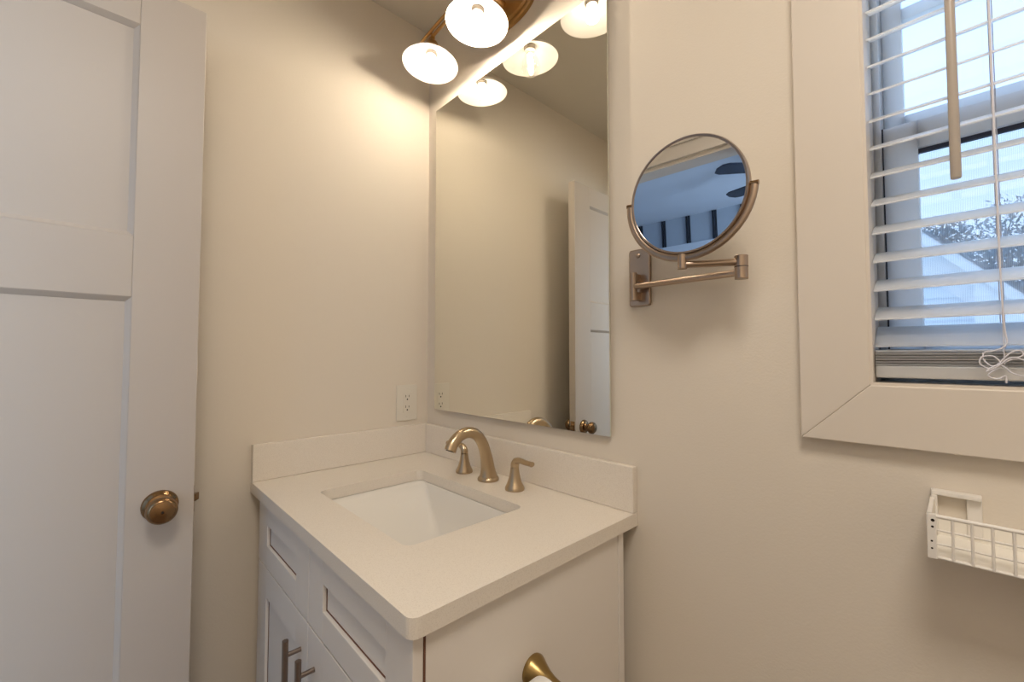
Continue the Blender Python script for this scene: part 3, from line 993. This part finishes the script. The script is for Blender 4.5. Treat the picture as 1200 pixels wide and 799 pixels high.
box(bm, BKX0, BKX1, BKY + 0.001, -0.0015, BKZ0 - 0.001, BKZ0 + 0.0008)
box(bm, BKX0, BKX1, -0.0032, -0.0012, BKZ0, BKZ0 + 0.024)
obj('tray', bm, M['white_sheet'], bk)
bm = bmesh.new()                                        # upright hanging frame of flat strip against the wall
hx0, hx1, hz0, hz1 = BKX0 - 0.0035, BKX0 + 0.0455, ZC + 0.100, ZC + 0.158
box(bm, hx0, hx1, -0.014, -0.0005, hz1 - 0.0065, hz1)
box(bm, hx0, hx0 + 0.0065, -0.014, -0.0005, hz0, hz1 - 0.0065)
box(bm, hx1 - 0.0145, hx1, -0.006, -0.0005, hz0, hz1 - 0.0065)
obj('hanging_bracket', bm, M['white_wire'], bk, bevel=0.0012)

# ------------------------------------------------------------ bedroom ceiling fan, seen in the shaving mirror
fan = empty('ceiling_fan', (0.89, -2.95, ZT), 'dark-bladed bedroom ceiling fan seen reflected in the round shaving mirror', 'fan')
FC = Vector((0.89, -2.95, ZT))
bm = bmesh.new()
lathe(bm, [(0.06, 0.0), (0.065, -0.03), (0.02, -0.05), (0.013, -0.06), (0.013, -0.09), (0.10, -0.11), (0.11, -0.15), (0.10, -0.20), (0.05, -0.22), (0, -0.22)], FC, (0, 0, 1), 32)
obj('motor', bm, M['fan'], fan, smooth=True)
for k in range(5):
    a = R(-10 + 72 * k)
    ca, sa = math.cos(a), math.sin(a)
    bm = bmesh.new()
    pts = []
    for (l, wv) in ((0.10, -0.022), (0.17, -0.026), (0.24, -0.055), (0.62, -0.068), (0.66, -0.05), (0.675, 0.0), (0.66, 0.05), (0.62, 0.068), (0.24, 0.055), (0.17, 0.026), (0.10, 0.022)):
        pts.append(FC + Vector((l * ca - wv * sa, l * sa + wv * ca, -0.165 - wv * 0.16)))
    prism(bm, pts, (0, 0, -0.004), (0, 0, 0.004))
    obj('blade', bm, M['fan'], fan)

# ------------------------------------------------------------ outside the window
CP = CAM
f_ = 500.07
yaw, pit = R(-46.518), R(2.085)
dv = Vector((math.sin(yaw) * math.cos(pit), math.cos(yaw) * math.cos(pit), math.sin(pit)))
rv = Vector((math.cos(yaw), -math.sin(yaw), 0))
uv = rv.cross(dv)


def at(px, py, Y):
    """point of the world seen at photo pixel (px, py) on the vertical plane y = Y"""
    v = dv + rv * ((px - 600) / f_) - uv * ((py - 399.5) / f_)
    return CP + v * ((Y - CP.y) / v.y)


GZ = -3.2
gr = struct('ground', bx(-60, 60, 1.5, 90, GZ - 0.2, GZ), M['grass'])
HY = 7.0
house = empty('neighbour_house', tuple(at(1100, 400, HY).xy) + (GZ,), 'pale blue clapboard house with white gable trim outside the window', 'house')
e1 = at(1079, 275, HY)
e2 = at(1203, 351, HY)
sl = (e2.z - e1.z) / (e2.x - e1.x)
apex = Vector((e1.x - 1.0, HY, e1.z - sl * 1.0))
corner = at(1156, 370, HY).x
halfw = corner - apex.x


def zl(x):
    return apex.z + sl * abs(x - apex.x)


bm = bmesh.new()
poly = [(apex.x - halfw, HY, GZ), (corner, HY, GZ), (corner, HY, zl(corner) - 0.2), (apex.x, HY, apex.z - 0.2), (apex.x - halfw, HY, zl(corner) - 0.2)]
prism(bm, poly, (0, 0.06, 0), (0, 5.0, 0))
obj('wall', bm, M['siding'], house)
bm = bmesh.new()                                        # lap boards on the gable
z = GZ
while z < apex.z - 0.45:
    hw = min(halfw, (apex.z - 0.3 - z - 0.13) / (-sl))
    a = [(HY + 0.03, z), (HY + 0.06, z + 0.15), (HY + 0.065, z + 0.15), (HY + 0.065, z)]
    prism(bm, [(0, y, zz) for y, zz in a], (apex.x - hw, 0, 0), (apex.x + hw, 0, 0))
    z += 0.148
obj('clapboards', bm, M['siding'], house)
bm = bmesh.new()
box(bm, corner - 0.09, corner + 0.02, HY + 0.0, HY + 0.1, GZ, zl(corner) - 0.15)
bmr = bmesh.new()
xr0, zr_ = corner - 0.10, zl(e2.x) - 0.42
prism(bmr, [(xr0, HY, zr_), (e2.x, HY, zr_), (e2.x, HY, zl(e2.x) - 0.11), (xr0, HY, zl(xr0) - 0.11)], (0, -0.27, 0), (0, 0.06, 0))
obj('eave_return', bmr, M['white_board'], house)
obj('corner_board', bm, M['white_board'], house)
ov = e2.x - apex.x
for s in (1, -1):
    bm = bmesh.new()
    prism(bm, [(apex.x, HY, apex.z), (apex.x + s * ov, HY, apex.z + sl * ov), (apex.x + s * ov, HY, apex.z + sl * ov - 0.16), (apex.x, HY, apex.z - 0.16)], (0, -0.32, 0), (0, -0.28, 0))
    prism(bm, [(apex.x, HY, apex.z - 0.10), (apex.x + s * ov, HY, apex.z + sl * ov - 0.10), (apex.x + s * ov, HY, apex.z + sl * ov - 0.14), (apex.x, HY, apex.z - 0.14)], (0, -0.28, 0), (0, 0.03, 0))
    prism(bm, [(apex.x, HY, apex.z - 0.14), (apex.x + s * (halfw + 0.05), HY, apex.z + sl * (halfw + 0.05) - 0.14), (apex.x + s * (halfw + 0.05), HY, apex.z + sl * (halfw + 0.05) - 0.52), (apex.x, HY, apex.z - 0.52)], (0, 0.0, 0), (0, 0.06, 0))
    obj('rake_board', bm, M['white_board'], house)
    bm = bmesh.new()
    prism(bm, [(apex.x, HY, apex.z + 0.03), (apex.x + s * (ov + 0.03), HY, apex.z + sl * (ov + 0.03) + 0.03), (apex.x + s * (ov + 0.03), HY, apex.z + sl * (ov + 0.03)), (apex.x, HY, apex.z)], (0, -0.34, 0), (0, 5.2, 0))
    obj('roof', bm, M['shingle'], house)

random.seed(5)


def tree(px, top, Y, rad, label, name='leafy_tree', n=3600, ls=0.10):
    t = at(px, top, Y)
    root = empty(name, (t.x, Y, GZ), label, 'tree', 'trees beyond the neighbouring house')
    h = t.z - GZ
    bm = bmesh.new()
    tube(bm, smooth_path([(t.x, Y, GZ), (t.x + 0.1, Y, GZ + h * 0.4), (t.x - 0.05, Y, GZ + h * 0.92)], 6), interp([0.22, 0.15, 0.03], 6), 10)
    tr = obj('trunk', bm, M['bark'], root, smooth=True)
    bm = bmesh.new()
    cl = []
    for k in range(34):
        u = random.random()
        zz = GZ + h * (0.35 + 0.63 * u)
        rr = rad * (1.15 - 0.95 * u ** 1.6)
        a = random.random() * 6.283
        q = Vector((t.x + rr * math.cos(a) * random.uniform(0.2, 1), Y + rr * math.sin(a) * random.uniform(0.2, 1), zz))
        cl.append((q, rad * random.uniform(0.22, 0.40)))
        tube(bm, [(t.x, Y, zz - rad * 0.25), tuple(q)], [0.04, 0.015], 5)
    for k in range(n):
        q, cr_ = random.choice(cl)
        d = Vector((random.gauss(0, 1), random.gauss(0, 1), random.gauss(0, 0.7))).normalized() * cr_ * random.random() ** 0.4
        c = q + d
        u = Vector((random.gauss(0, 1), random.gauss(0, 1), random.gauss(0, 1))).normalized()
        v2 = u.orthogonal().normalized()
        s = ls * random.uniform(0.5, 1.2)
        vs = [bm.verts.new(c + u * s), bm.verts.new(c + v2 * s * 0.4), bm.verts.new(c - u * s), bm.verts.new(c - v2 * s * 0.4)]
        bm.faces.new(vs)
    obj('foliage', bm, M['leaf'], root)
    return root


tree(1100, 262, 20.0, 1.7, 'small grey-green tree rising behind the neighbour house gable, seen through the window')
tree(1178, 248, 33.0, 3.6, 'taller dark tree to the right of the gable outside the window', n=4200, ls=0.14)
tree(1222, 262, 15.5, 2.4, 'dark tree at the right edge of the window view', n=3600)
